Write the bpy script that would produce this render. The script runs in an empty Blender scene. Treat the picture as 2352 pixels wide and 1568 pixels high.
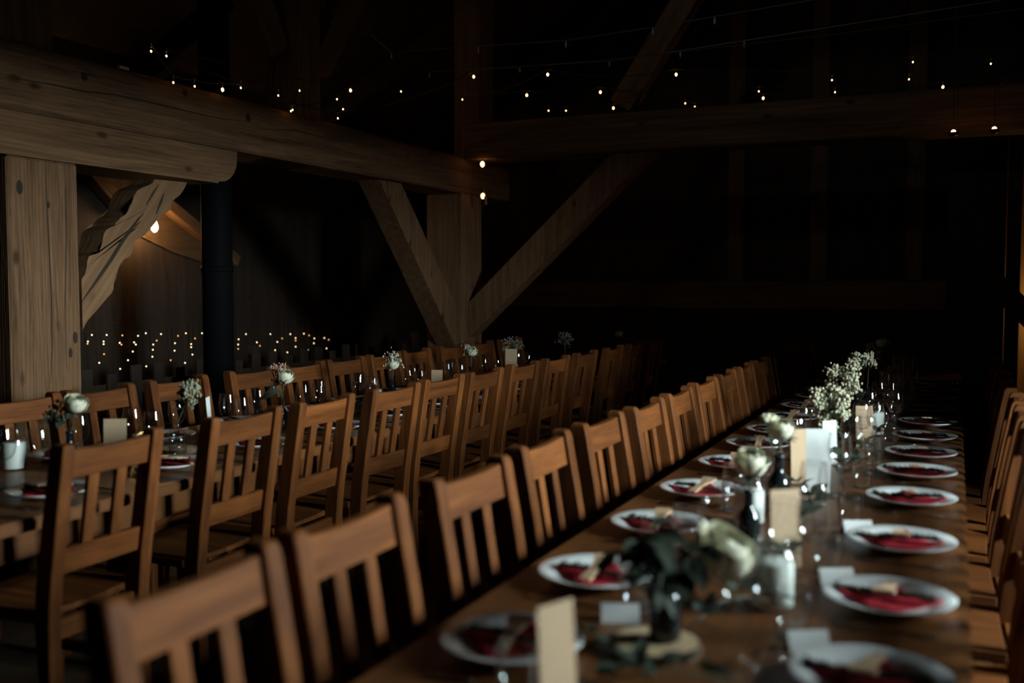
import bpy, bmesh, math, random
from mathutils import Vector, Matrix, noise
random.seed(7)
R = math.radians
scene = bpy.context.scene
COL = scene.collection

# ------------------------------------------------------------------ camera
FPX, HCAM = 2352 * 35 / 36, 1.45
PITCH = math.atan((784 - 655) / FPX)
CP, SP = math.cos(PITCH), math.sin(PITCH)
YAW = math.atan((2200 - 1176) * CP / FPX)
FWD = Vector((-math.sin(YAW) * CP, math.cos(YAW) * CP, -SP))
RGT = Vector((math.cos(YAW), math.sin(YAW), 0))
UPV = RGT.cross(FWD)
CAM = Vector((0, 0, HCAM))
cd = bpy.data.cameras.new('camera')
cd.sensor_width = 36; cd.lens = 35; cd.clip_start = .05; cd.clip_end = 400
cd.dof.use_dof = True; cd.dof.focus_distance = 5.8; cd.dof.aperture_fstop = 1.4
cam = bpy.data.objects.new('camera', cd); COL.objects.link(cam)
cam.matrix_world = Matrix(((RGT.x, UPV.x, -FWD.x, 0), (RGT.y, UPV.y, -FWD.y, 0), (RGT.z, UPV.z, -FWD.z, HCAM), (0, 0, 0, 1)))
scene.camera = cam

def ray(x, y): return FWD + RGT * ((x - 1176) / FPX) + UPV * ((784 - y) / FPX)
def onx(x, y, X): r = ray(x, y); return CAM + r * (X / r.x)
def ony(x, y, Y): r = ray(x, y); return CAM + r * (Y / r.y)
def onz(x, y, Z): r = ray(x, y); return CAM + r * ((Z - HCAM) / r.z)

# ------------------------------------------------------------------ world, daylight, exposure
SKY = 152.0
world = bpy.data.worlds.new('overcast_sky'); scene.world = world
world.use_nodes = True
bg = world.node_tree.nodes['Background']
bg.inputs[0].default_value = (.83, .98, 1.0, 1); bg.inputs[1].default_value = SKY
WIN = dict(y0=2.5, y1=3.65, z0=1.3, z1=2.46, X=2.0, T=.8)     # window opening in the right wall
pd = bpy.data.lights.new('window_portal', 'AREA'); pd.shape = 'RECTANGLE'
pd.size = WIN['y1'] - WIN['y0']; pd.size_y = WIN['z1'] - WIN['z0']; pd.cycles.is_portal = True
po = bpy.data.objects.new('window_portal', pd); COL.objects.link(po)
po.location = (WIN['X'] + WIN['T'] + .01, (WIN['y0'] + WIN['y1']) / 2, (WIN['z0'] + WIN['z1']) / 2)
po.rotation_euler = (R(90), 0, R(90))
FILL_WIN = dict(x0=-1.65, x1=-1.35, z0=3.5, z1=3.75, Y=-2.2)                      # unseen opening behind the camera, added for faint fill light
pd2 = bpy.data.lights.new('fill_portal', 'AREA'); pd2.shape = 'RECTANGLE'; pd2.size = .3; pd2.size_y = .25; pd2.cycles.is_portal = True
po2 = bpy.data.objects.new('fill_portal', pd2); COL.objects.link(po2)
po2.location = (-1.5, FILL_WIN['Y'] - .81, 3.625); po2.rotation_euler = (R(90), 0, 0)
vs = scene.view_settings
scene.display_settings.display_device = 'sRGB'
vs.view_transform = 'Standard'; vs.look = 'None'; vs.exposure = 0.0; vs.gamma = 1.0; vs.use_curve_mapping = False
cy = scene.cycles
cy.use_denoising = True; cy.max_bounces = 8; cy.transparent_max_bounces = 24; cy.diffuse_bounces = 4
cy.sample_clamp_indirect = 4; cy.caustics_reflective = False; cy.caustics_refractive = False
try: cy.denoiser = 'OPENIMAGEDENOISE'
except Exception: pass

# ------------------------------------------------------------------ materials
MATS = {}
def nt(name):
    m = bpy.data.materials.new(name); m.use_nodes = True
    n = m.node_tree.nodes; l = m.node_tree.links
    return m, n, l, n['Principled BSDF']

def plain(name, col, rough=.6, metal=0, spec=.5, var=0.0, coat=0, sub=0):
    if name in MATS: return MATS[name]
    m, n, l, b = nt(name)
    b.inputs['Roughness'].default_value = rough; b.inputs['Metallic'].default_value = metal
    b.inputs['Specular IOR Level'].default_value = spec; b.inputs['Coat Weight'].default_value = coat
    if sub: b.inputs['Subsurface Weight'].default_value = sub; b.inputs['Subsurface Scale'].default_value = .01
    tc = n.new('ShaderNodeTexCoord'); no = n.new('ShaderNodeTexNoise'); no.inputs['Scale'].default_value = 25
    oi = n.new('ShaderNodeObjectInfo')
    l.new(tc.outputs['Object'], no.inputs['Vector'])
    mx = n.new('ShaderNodeMix'); mx.data_type = 'RGBA'
    d = 1 - max(var, .06)
    mx.inputs['A'].default_value = (col[0] * d, col[1] * d, col[2] * d, 1)
    mx.inputs['B'].default_value = (min(1, col[0] / d), min(1, col[1] / d), min(1, col[2] / d), 1)
    l.new(no.outputs['Fac'], mx.inputs['Factor']); l.new(mx.outputs['Result'], b.inputs['Base Color'])
    MATS[name] = m; return m

def wood(name, dark, light, axis='Z', scale=1.0, rough=.55, bump=.15, knots=False, rings=0.0, spec=.4, var=.25):
    """procedural timber, grain along one object axis, each object with its own offset and shade"""
    if name in MATS: return MATS[name]
    m, n, l, b = nt(name)
    b.inputs['Roughness'].default_value = rough; b.inputs['Specular IOR Level'].default_value = spec
    tc = n.new('ShaderNodeTexCoord'); oi = n.new('ShaderNodeObjectInfo')
    mp = n.new('ShaderNodeMapping'); s = [14 * scale] * 3; s['XYZ'.index(axis)] = 1.1 * scale
    mp.inputs['Scale'].default_value = s
    ml = n.new('ShaderNodeMath'); ml.operation = 'MULTIPLY'; ml.inputs[1].default_value = 61.7
    l.new(oi.outputs['Random'], ml.inputs[0])
    cx = n.new('ShaderNodeCombineXYZ')
    for k in range(3): l.new(ml.outputs[0], cx.inputs[k])
    l.new(cx.outputs[0], mp.inputs['Location']); l.new(tc.outputs['Object'], mp.inputs['Vector'])
    n1 = n.new('ShaderNodeTexNoise'); n1.inputs['Scale'].default_value = .9; n1.inputs['Detail'].default_value = 4; n1.inputs['Distortion'].default_value = .6
    n2 = n.new('ShaderNodeTexNoise'); n2.inputs['Scale'].default_value = 5; n2.inputs['Detail'].default_value = 3
    l.new(mp.outputs[0], n1.inputs['Vector']); l.new(mp.outputs[0], n2.inputs['Vector'])
    ad = n.new('ShaderNodeMath'); ad.operation = 'MULTIPLY_ADD'; ad.inputs[1].default_value = .45
    l.new(n2.outputs['Fac'], ad.inputs[0]); l.new(n1.outputs['Fac'], ad.inputs[2])
    src = ad.outputs[0]
    if rings:
        wv = n.new('ShaderNodeTexWave'); wv.wave_type = 'RINGS'; wv.rings_direction = axis
        wv.inputs['Scale'].default_value = .9; wv.inputs['Distortion'].default_value = 14; wv.inputs['Detail'].default_value = 4; wv.inputs['Detail Scale'].default_value = .5
        l.new(mp.outputs[0], wv.inputs['Vector'])
        a2 = n.new('ShaderNodeMath'); a2.operation = 'MULTIPLY_ADD'; a2.inputs[1].default_value = rings
        l.new(wv.outputs['Fac'], a2.inputs[0]); l.new(src, a2.inputs[2]); src = a2.outputs[0]
    mr = n.new('ShaderNodeMapRange'); mr.inputs['From Min'].default_value = .45; mr.inputs['From Max'].default_value = 1.0 + rings * .8
    l.new(src, mr.inputs['Value'])
    rp = n.new('ShaderNodeValToRGB'); rp.color_ramp.elements[0].color = (*dark, 1); rp.color_ramp.elements[1].color = (*light, 1)
    l.new(mr.outputs[0], rp.inputs['Fac'])
    out = rp.outputs['Color']
    if knots:
        kp = n.new('ShaderNodeMapping'); ks = [5.5] * 3; ks['XYZ'.index(axis)] = 2.6
        kp.inputs['Scale'].default_value = ks; l.new(tc.outputs['Object'], kp.inputs['Vector']); l.new(cx.outputs[0], kp.inputs['Location'])
        vo = n.new('ShaderNodeTexVoronoi'); vo.inputs['Scale'].default_value = 1; l.new(kp.outputs[0], vo.inputs['Vector'])
        kr = n.new('ShaderNodeMapRange'); kr.inputs['From Min'].default_value = .05; kr.inputs['From Max'].default_value = .13
        kr.inputs['To Min'].default_value = .35; kr.inputs['To Max'].default_value = 1
        l.new(vo.outputs['Distance'], kr.inputs['Value'])
        km = n.new('ShaderNodeMix'); km.data_type = 'RGBA'; km.blend_type = 'MULTIPLY'; km.inputs['Factor'].default_value = 1
        l.new(out, km.inputs['A']); l.new(kr.outputs[0], km.inputs['B']); out = km.outputs['Result']
    hv = n.new('ShaderNodeHueSaturation')
    vr = n.new('ShaderNodeMapRange'); vr.inputs['To Min'].default_value = 1 - var; vr.inputs['To Max'].default_value = 1 + var
    l.new(oi.outputs['Random'], vr.inputs['Value']); l.new(vr.outputs[0], hv.inputs['Value']); l.new(out, hv.inputs['Color'])
    l.new(hv.outputs[0], b.inputs['Base Color'])
    bp = n.new('ShaderNodeBump'); bp.inputs['Strength'].default_value = bump; bp.inputs['Distance'].default_value = .01
    l.new(src, bp.inputs['Height']); l.new(bp.outputs[0], b.inputs['Normal'])
    MATS[name] = m; return m

def thin_glass(name, tint=(.985, .99, .99), edge=.9, base=.085, rough=.02):
    if name in MATS: return MATS[name]
    m, n, l, b = nt(name); n.remove(b)
    o = n['Material Output']
    t = n.new('ShaderNodeBsdfTransparent'); t.inputs[0].default_value = (*tint, 1)
    g = n.new('ShaderNodeBsdfGlossy'); g.inputs['Roughness'].default_value = rough
    lw = n.new('ShaderNodeLayerWeight'); lw.inputs[0].default_value = .5
    pw = n.new('ShaderNodeMath'); pw.operation = 'POWER'; pw.inputs[1].default_value = 3.0
    l.new(lw.outputs['Facing'], pw.inputs[0])
    ma = n.new('ShaderNodeMath'); ma.operation = 'MULTIPLY_ADD'; ma.inputs[1].default_value = edge; ma.inputs[2].default_value = base
    l.new(pw.outputs[0], ma.inputs[0])
    mx = n.new('ShaderNodeMixShader'); l.new(ma.outputs[0], mx.inputs[0]); l.new(t.outputs[0], mx.inputs[1]); l.new(g.outputs[0], mx.inputs[2])
    l.new(mx.outputs[0], o.inputs[0]); MATS[name] = m; return m

def glow(name, col, strength):
    if name in MATS: return MATS[name]
    m, n, l, b = nt(name); n.remove(b)
    e = n.new('ShaderNodeEmission'); e.inputs[0].default_value = (*col, 1); e.inputs[1].default_value = strength
    l.new(e.outputs[0], n['Material Output'].inputs[0]); MATS[name] = m; return m

def card_print(name, col):
    """card stock with a few faint printed lines of small text (on the face normal to local y)"""
    if name in MATS: return MATS[name]
    m, n, l, b = nt(name); b.inputs['Roughness'].default_value = .85
    tc = n.new('ShaderNodeTexCoord'); sp = n.new('ShaderNodeSeparateXYZ'); l.new(tc.outputs['Object'], sp.inputs[0])
    w = n.new('ShaderNodeMath'); w.operation = 'MULTIPLY'; w.inputs[1].default_value = 62; l.new(sp.outputs['Z'], w.inputs[0])
    f = n.new('ShaderNodeMath'); f.operation = 'FRACT'; l.new(w.outputs[0], f.inputs[0])
    g = n.new('ShaderNodeMath'); g.operation = 'LESS_THAN'; g.inputs[1].default_value = .22; l.new(f.outputs[0], g.inputs[0])
    nz = n.new('ShaderNodeTexNoise'); nz.inputs['Scale'].default_value = 1; mp = n.new('ShaderNodeMapping'); mp.inputs['Scale'].default_value = (260, 1, 30)
    l.new(tc.outputs['Object'], mp.inputs[0]); l.new(mp.outputs[0], nz.inputs[0])
    g2 = n.new('ShaderNodeMath'); g2.operation = 'GREATER_THAN'; g2.inputs[1].default_value = .5; l.new(nz.outputs['Fac'], g2.inputs[0])
    ax = n.new('ShaderNodeMath'); ax.operation = 'ABSOLUTE'; l.new(sp.outputs['X'], ax.inputs[0])
    nw = n.new('ShaderNodeTexNoise'); nw.noise_dimensions = '1D'; nw.inputs['Scale'].default_value = 62; l.new(sp.outputs['Z'], nw.inputs['W'])
    wd = n.new('ShaderNodeMath'); wd.operation = 'MULTIPLY'; wd.inputs[1].default_value = .05; l.new(nw.outputs['Fac'], wd.inputs[0])
    g3 = n.new('ShaderNodeMath'); g3.operation = 'LESS_THAN'; l.new(ax.outputs[0], g3.inputs[0]); l.new(wd.outputs[0], g3.inputs[1])
    p1 = n.new('ShaderNodeMath'); p1.operation = 'MULTIPLY'; l.new(g.outputs[0], p1.inputs[0]); l.new(g2.outputs[0], p1.inputs[1])
    p2 = n.new('ShaderNodeMath'); p2.operation = 'MULTIPLY'; l.new(p1.outputs[0], p2.inputs[0]); l.new(g3.outputs[0], p2.inputs[1])
    mx = n.new('ShaderNodeMix'); mx.data_type = 'RGBA'; mx.inputs['A'].default_value = (*col, 1); mx.inputs['B'].default_value = (col[0] * .45, col[1] * .42, col[2] * .4, 1)
    l.new(p2.outputs[0], mx.inputs['Factor']); l.new(mx.outputs['Result'], b.inputs['Base Color']); MATS[name] = m; return m

CHD, CHL = (.072, .020, .0045), (.225, .073, .0175)
chair_z = wood('chair_wood_upright', CHD, CHL, 'Z', 1.6, .62, .06, spec=.18)
chair_y = wood('chair_wood_cross', CHD, CHL, 'Y', 1.6, .62, .06, spec=.18)
chair_x = wood('chair_wood_deep', CHD, CHL, 'X', 1.6, .62, .06, spec=.18)
table_m = wood('table_wood', (.085, .030, .009), (.19, .070, .020), 'Y', .9, .40, .03, spec=.5, var=.05)
TBD, TBL = (.07, .034, .016), (.25, .135, .068)
post_z = wood('post_timber', TBD, TBL, 'Z', 2.0, .8, .35, True, .22, var=.04, spec=.15)
beam_y = wood('beam_timber', TBD, TBL, 'Y', 1.4, .8, .3, True, .12, var=.04, spec=.15)
beam_x = wood('cross_beam_timber', TBD, TBL, 'X', .8, .8, .3, True, .12, var=.04, spec=.15)
old_z = wood('old_board_upright', (.022, .013, .009), (.06, .036, .024), 'Z', .7, .85, .2, True)
old_x = wood('old_board_deep', (.022, .013, .009), (.06, .036, .024), 'X', .7, .85, .2)
old_y = wood('old_board_long', (.022, .013, .009), (.06, .036, .024), 'Y', .7, .85, .2)
brace_w = wood('brace_timber', (.15, .075, .035), (.29, .16, .082), 'Z', .8, .8, .25, True, .08, var=.03, spec=.15)
porcelain = plain('porcelain', (.86, .87, .86), .18, spec=.5, coat=.3)
red_cloth = plain('red_cloth', (.34, .018, .03), .9, spec=.1, var=.12)
pale_wood = wood('pale_wood', (.52, .33, .19), (.70, .48, .30), 'Y', 6, .6, .02, var=.08)
slice_wood = wood('slice_wood', (.42, .29, .16), (.60, .44, .27), 'Z', 5, .75, .05, var=.06)
bark = plain('bark', (.10, .065, .04), .95, var=.35)
needle = plain('needle_green', (.016, .026, .012), .7, var=.3)
leaf_m = plain('leaf_green', (.020, .030, .018), .65, spec=.3, var=.25)
leaf_g = plain('leaf_grey_green', (.05, .068, .052), .65, spec=.3, var=.2)
stem_m = plain('stem_green', (.035, .055, .025), .6)
petal = plain('petal_cream', (.72, .70, .54), .65, spec=.2, var=.1)
yarrow = plain('yarrow_cream', (.50, .48, .34), .85, spec=.1, var=.3)
breath = plain('white_floret', (.55, .55, .47), .8, spec=.1, var=.2)
pinkfl = plain('pink_floret', (.45, .27, .22), .8, spec=.1, var=.2)
wax = plain('candle_wax', (.80, .82, .78), .5, sub=.15)
wick_m = plain('wick', (.05, .04, .035), .9)
glass = thin_glass('clear_glass')
jar_glass = thin_glass('jar_glass', (.95, .97, .96), .75, .07, .04)
dark_glass = plain('dark_bottle_glass', (.008, .011, .012), .06, spec=.6)
steel = plain('cutlery_steel', (.55, .53, .50), .22, 1.0)
kraft = plain('kraft_card', (.50, .355, .23), .85, spec=.2, var=.06)
kraft_p = card_print('kraft_card_printed', (.50, .355, .23))
white_p = plain('white_card', (.76, .78, .76), .8, spec=.2)
black_iron = plain('black_iron', (.004, .0045, .006), .75, 0, spec=.12, var=.2)
wire_m = plain('wire_dark', (.05, .045, .04), .6)
brass = plain('socket_brass', (.20, .12, .05), .4, .8)
frame_m = plain('window_paint', (.16, .12, .09), .6, var=.15)
crack_m = plain('crack_knot_brown', (.03, .018, .010), .95)  # dark brown of the cracks and knots
pane_m = thin_glass('pane_glass', (.97, .98, .98), .5, .03, .0)
floor_m = wood('floor_boards', (.05, .03, .018), (.11, .07, .04), 'Y', .5, .7, .1, var=.02)
gravel_m = plain('outside_gravel', (.014, .013, .011), .95, var=.3)  # dark grey-brown gravel outside

# ------------------------------------------------------------------ mesh helpers
def newbm(): return bmesh.new()
def box(bm, x0, x1, y0, y1, z0, z1):
    v = [bm.verts.new(p) for p in ((x0, y0, z0), (x1, y0, z0), (x1, y1, z0), (x0, y1, z0), (x0, y0, z1), (x1, y0, z1), (x1, y1, z1), (x0, y1, z1))]
    for f in ((3, 2, 1, 0), (4, 5, 6, 7), (0, 1, 5, 4), (1, 2, 6, 5), (2, 3, 7, 6), (3, 0, 4, 7)): bm.faces.new([v[i] for i in f])
    return bm
def loft(bm, secs, cap=True):
    rows = [[bm.verts.new(p) for p in s] for s in secs]; k = len(rows[0])
    for a, b in zip(rows, rows[1:]):
        for i in range(k): bm.faces.new((a[i], a[(i + 1) % k], b[(i + 1) % k], b[i]))
    if cap:
        bm.faces.new(list(reversed(rows[0]))); bm.faces.new(rows[-1])
    return bm
def lathe(bm, prof, seg=24, close=False):
    rings = []
    for r, z in prof:
        if r < 1e-5: rings.append([bm.verts.new((0, 0, z))])
        else: rings.append([bm.verts.new((r * math.cos(2 * math.pi * i / seg), r * math.sin(2 * math.pi * i / seg), z)) for i in range(seg)])
    for a, b in zip(rings, rings[1:]):
        for i in range(seg):
            j = (i + 1) % seg
            if len(a) == 1 and len(b) == 1: continue
            elif len(a) == 1: bm.faces.new((a[0], b[j], b[i]))
            elif len(b) == 1: bm.faces.new((a[i], a[j], b[0]))
            else: bm.faces.new((a[i], a[j], b[j], b[i]))
    return bm
def tube(bm, pts, rad, k=6, cap=True):
    pts = [Vector(p) for p in pts]; n = len(pts); rows = []
    u = None
    for i, p in enumerate(pts):
        t = (pts[min(i + 1, n - 1)] - pts[max(i - 1, 0)]).normalized()
        if u is None: u = t.orthogonal().normalized()
        u = (u - t * u.dot(t)); u = u.normalized() if u.length > 1e-6 else t.orthogonal().normalized()
        w = t.cross(u); r = rad[i] if isinstance(rad, (list, tuple)) else rad
        rows.append([p + (u * math.cos(2 * math.pi * j / k) + w * math.sin(2 * math.pi * j / k)) * r for j in range(k)])
    return loft(bm, rows, cap)
def prism(bm, outline, d):
    """extrude a planar outline (list of Vectors) by vector d"""
    d = Vector(d); a = [bm.verts.new(p) for p in outline]; b = [bm.verts.new(Vector(p) + d) for p in outline]
    k = len(a)
    for i in range(k): bm.faces.new((a[i], a[(i + 1) % k], b[(i + 1) % k], b[i]))
    bm.faces.new(list(reversed(a))); bm.faces.new(b); return bm
def ball(bm, c, r, sub=1, sc=(1, 1, 1)):
    m = Matrix.Translation(c) @ Matrix.Diagonal((*sc, 1)); bmesh.ops.create_icosphere(bm, subdivisions=sub, radius=r, matrix=m); return bm
def bevel(bm, off, seg=1):
    bmesh.ops.bevel(bm, geom=bm.edges[:], offset=off, segments=seg, affect='EDGES', clamp_overlap=True); return bm
def mesh(bm, name, mat, smooth=False):
    bmesh.ops.recalc_face_normals(bm, faces=bm.faces[:])
    me = bpy.data.meshes.new(name); bm.to_mesh(me); bm.free(); me.materials.append(mat)
    if smooth:
        for p in me.polygons: p.use_smooth = True
    return me
def link(name, data, parent=None, loc=None, rot=None, scale=None):
    o = bpy.data.objects.new(name, data); COL.objects.link(o)
    if parent: o.parent = parent
    if loc is not None: o.location = loc
    if rot is not None: o.rotation_euler = rot
    if scale is not None: o.scale = scale
    return o
def tag(o, label=None, cat=None, group=None, kind=None):
    if label: o['label'] = label
    if cat: o['category'] = cat
    if group: o['group'] = group
    if kind: o['kind'] = kind
    return o
def thing(name, label, cat, loc, rz=0, group=None, rot=None):
    return tag(link(name, None, None, loc, rot or (0, 0, rz)), label, cat, group)
def single(name, me, label, cat, loc=(0, 0, 0), rot=(0, 0, 0), group=None, scale=None):
    return tag(link(name, me, None, loc, rot, scale), label, cat, group)
def struct(name, bm, mat): return tag(link(name, mesh(bm, name, mat)), kind='structure')
ORD = ['first', 'second', 'third', 'fourth', 'fifth', 'sixth', 'seventh', 'eighth', 'ninth', 'tenth', 'eleventh', 'twelfth', 'thirteenth', 'fourteenth', 'fifteenth', 'sixteenth']
def kids(name, specs, root):
    """specs: list of (name, mesh, sub-list)"""
    for s in specs:
        o = link(s[0], s[1], root)
        for c in (s[2] if len(s) > 2 else ()): link(c[0], c[1], o)

# ------------------------------------------------------------------ the room
XL, XR, YB, YF = -6.7, WIN['X'], 12.6, -2.2
RIDX, RIDZ, SL = -1.3, 6.4, .545
def roofz(x): return RIDZ - SL * abs(x - RIDX)
struct('floor', box(newbm(), XL - .8, XR + .8, YF - .3, YB + .3, -.1, 0), floor_m)
struct('ground', box(newbm(), -120, 120, -120, 120, -.5, -.4), gravel_m)
b = newbm(); w = WIN; T = WIN['T']
box(b, XR, XR + T, YF, w['y0'], 0, roofz(XR) + .2); box(b, XR, XR + T, w['y1'], YB, 0, roofz(XR) + .2)
box(b, XR, XR + T, w['y0'], w['y1'], 0, w['z0']); box(b, XR, XR + T, w['y0'], w['y1'], w['z1'], roofz(XR) + .2)
struct('wall_right', b, old_z)
struct('wall_shade_near', box(newbm(), XR - .5, XR - .002, 1.78, 2.02, 0, 3.4), old_z)  # unseen stub wall, added to shade the nearest left chair from the window
struct('wall_shade_far', box(newbm(), XR - .8, XR - .002, 4.22, 4.47, 0, 3.4), old_z)  # unseen stub wall, added to keep window light off right and far chairs
struct('wall_left', box(newbm(), XL - T, XL, YF, YB, 0, roofz(XL) + .2), old_z)
def gable(y0, y1):
    o = [Vector(p) for p in ((XL - T, y0, 0), (XR + T, y0, 0), (XR + T, y0, roofz(XR + T)), (RIDX, y0, RIDZ), (XL - T, y0, roofz(XL - T)))]
    return prism(newbm(), o, (0, y1 - y0, 0))
struct('wall_back', gable(YB, YB + T), old_z)
b = newbm()
for x0, x1 in ((XL - T, FILL_WIN['x0']), (FILL_WIN['x1'], XR + T)):
    o = [Vector((x0, YF - T, 0)), Vector((x1, YF - T, 0)), Vector((x1, YF - T, roofz(x1)))] + ([Vector((RIDX, YF - T, RIDZ))] if x0 < RIDX < x1 else []) + [Vector((x0, YF - T, roofz(x0)))]
    prism(b, o, (0, T, 0))
box(b, FILL_WIN['x0'], FILL_WIN['x1'], YF - T, YF, 0, FILL_WIN['z0']); box(b, FILL_WIN['x0'], FILL_WIN['x1'], YF - T, YF, FILL_WIN['z1'], RIDZ - .3)
struct('wall_front', b, old_z)
for nm, xe in (('ceiling', XL - T), ('ceiling', XR + T)):
    o = [Vector((RIDX, YF - T, RIDZ)), Vector((xe, YF - T, roofz(xe))), Vector((xe, YF - T, roofz(xe) + .15)), Vector((RIDX, YF - T, RIDZ + .15))]
    struct(nm, prism(newbm(), o, (0, YB - YF + 2 * T, 0)), old_x)
# window: frame, bars and panes set deep in the opening
wo = tag(link('window_1', None, None, (XR + T - .12, (w['y0'] + w['y1']) / 2, w['z0'])), kind='structure')
hw, hh = (w['y1'] - w['y0']) / 2, w['z1'] - w['z0']
def wbar(nm, y0, y1, z0, z1, t=.04): link(nm, mesh(box(newbm(), -t, t, y0, y1, z0, z1), nm, frame_m), wo)
wbar('window_frame', -hw, -hw + .06, 0, hh); wbar('window_frame', hw - .06, hw, 0, hh)
wbar('window_frame', -hw + .06, hw - .06, 0, .06); wbar('window_frame', -hw + .06, hw - .06, hh - .06, hh)
wbar('mullion', -.04, .04, .06, hh - .06, .035)
for s in (-1, 1):
    for k in (1, 2):
        z = hh * k / 3; y0, y1 = sorted((s * .04, s * (hw - .06))); wbar('glazing_bar', y0, y1, z - .018, z + .018, .02)
    for k in range(3):
        z0, z1 = max(hh * k / 3 + .018, .06), min(hh * (k + 1) / 3 - .018, hh - .06); y0, y1 = sorted((s * .04, s * (hw - .06)))
        link('pane', mesh(box(newbm(), -.003, .003, y0, y1, z0, z1), 'pane', pane_m), wo)

# ------------------------------------------------------------------ timber frame
PX = -4.0
def beam(name, label, cat, x0, x1, y0, y1, z0, z1, mat, bev=.012, group=None):
    cx, cy2, cz = (x0 + x1) / 2, (y0 + y1) / 2, z0
    me = mesh(bevel(box(newbm(), x0 - cx, x1 - cx, y0 - cy2, y1 - cy2, 0, z1 - z0), bev), name, mat)
    return single(name, me, label, cat, (cx, cy2, cz), group=group)
post1 = beam('timber_post', 'massive pale square timber post behind the back table at the left', 'post', PX - .38, PX, 3.262, 3.668, 0, 2.05, post_z, .012, 'timber posts')
post2 = beam('timber_post', 'dark square timber post at the far end of the back table', 'post', PX - .36, PX, 7.87, 8.27, 0, 2.26, post_z, .012, 'timber posts')
bol = newbm()
zb0, zb1 = 2.052, 2.256
prof = [(1.2, zb0), (4.70, zb0), (4.70, zb0 + .012)] + [(4.72 + .15 * math.sin(t), zb0 + .012 + .15 * (1 - math.cos(t))) for t in [k * math.pi / 2 / 6 for k in range(7)]] + [(4.87, zb1), (1.2, zb1)]
prism(bol, [Vector((PX - .36, y, z)) for y, z in prof], (.36, 0, 0))
single('bolster_beam', mesh(bol, 'bolster_beam', beam_y), 'short bolster timber with rounded end resting on the left post', 'beam')
mb = beam('long_beam', 'long heavy timber beam running over the bolster and left post', 'beam', PX - .35, PX, -1.8, 8.9, 2.262, 2.578, beam_y, .014)
beam('tie_beam', 'dark horizontal tie beam crossing the hall above the far post', 'beam', PX, XR, 7.92, 8.24, 2.55, 2.87, beam_x, .012)
beam('upper_post', 'short upright timber standing on the long beam between the posts', 'post', PX - .30, PX - .04, 5.55, 5.81, 2.58, roofz(PX - .3) - .02, post_z, .01, 'upper uprights')
beam('upper_post', 'upright timber on the long beam at the top left corner', 'post', PX - .32, PX - .02, 3.2, 3.56, 2.58, roofz(PX - .32) - .02, post_z, .01, 'upper uprights')
beam('upper_post', 'upright timber on the long beam above the far post', 'post', PX - .30, PX - .04, 8.3, 8.6, 2.58, roofz(PX - .3) - .02, post_z, .01, 'upper uprights')
def brace(name, label, a, bpt, wd, th, mat, across, group=None):
    a, bpt = Vector(a), Vector(bpt); d = (bpt - a).normalized(); ac = Vector(across).normalized(); nrm = d.cross(ac).normalized()
    L = (bpt - a).length
    me = mesh(bevel(box(newbm(), -th / 2, th / 2, -wd / 2, wd / 2, 0, L), .008), name, mat)
    o = single(name, me, label, 'brace', a, group=group)
    o.rotation_euler = Matrix((ac, nrm, d)).transposed().to_euler()   # columns ac, nrm, d
    return o
def mitred(label, pts, d):
    c = sum((Vector(p) for p in pts), Vector()) / len(pts)
    single('knee_brace', mesh(bevel(prism(newbm(), [Vector(p) - c for p in pts], d), .006), 'knee_brace', post_z), label, 'brace', c, group='knee braces')
mitred('dark diagonal brace leaning from the long beam down to the far post', [(PX - .06, 6.60, 2.26), (PX - .06, 6.93, 2.26), (PX - .06, 7.868, 1.28), (PX - .06, 7.868, .90)], (-.2, 0, 0))
mitred('long diagonal brace rising from the far post to the tie beam', [(-2.66, 7.98, 2.548), (-2.30, 7.98, 2.548), (PX + .002, 7.98, .98), (PX + .002, 7.98, 1.30)], (0, .2, 0))
brace('upper_brace', 'dim diagonal brace left of the short upper upright', (PX - .17, 5.44, 2.98), (PX - .17, 4.6, 4.3), .2, .16, post_z, (1, 0, 0), 'upper braces')
brace('upper_brace', 'dim diagonal brace right of the short upper upright', (PX - .17, 5.92, 2.98), (PX - .17, 6.9, 4.3), .2, .16, post_z, (1, 0, 0), 'upper braces')
brace('upper_brace', 'dim diagonal brace in the dark roof above the tie beam', (-2.6, 8.08, 2.94), (-1.5, 8.08, 4.6), .2, .16, post_z, (0, 1, 0), 'upper braces')
# carved brace beside the left post: outline with real thickness
cpx = [(30, 1075), (62, 1030), (80, 960), (85, 900), (100, 860), (150, 842), (190, 830), (215, 775), (228, 720), (240, 650), (262, 612), (300, 588), (345, 570), (352, 540), (378, 520), (400, 492), (440, 470), (490, 410), (508, 350), (525, 290), (560, 235), (610, 208), (670, 185), (705, 165), (720, 130), (1030, 160), (1015, 200), (985, 250), (960, 282), (905, 282), (885, 312), (882, 360), (880, 410), (830, 450), (740, 490), (700, 540), (672, 600), (636, 628), (630, 662), (590, 672), (545, 684), (538, 714), (525, 716), (524, 770), (510, 820), (485, 860), (430, 892), (395, 925), (375, 985), (362, 1045), (335, 1055), (345, 1110), (335, 1165), (315, 1210), (270, 1258), (220, 1300), (180, 1350), (140, 1410), (90, 1465), (60, 1500), (46, 1545), (42, 1568)]
CX = PX - .09
out = [onx(180 + cx_ / 4.126, 380 + cy_ / 4.126, CX) for cx_, cy_ in cpx]
for p in out:
    p.y = max(p.y, 3.672); p.z = min(p.z, 2.05)
base = Vector((CX, 3.67, 1.28))
bb = prism(newbm(), [p - base for p in out], (-.16, 0, 0))
bmesh.ops.triangulate(bb, faces=[f for f in bb.faces if len(f.verts) > 4])
cb = thing('carved_brace', 'pale carved wavy-edged brace between the left post and the bolster', 'brace', base)
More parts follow.
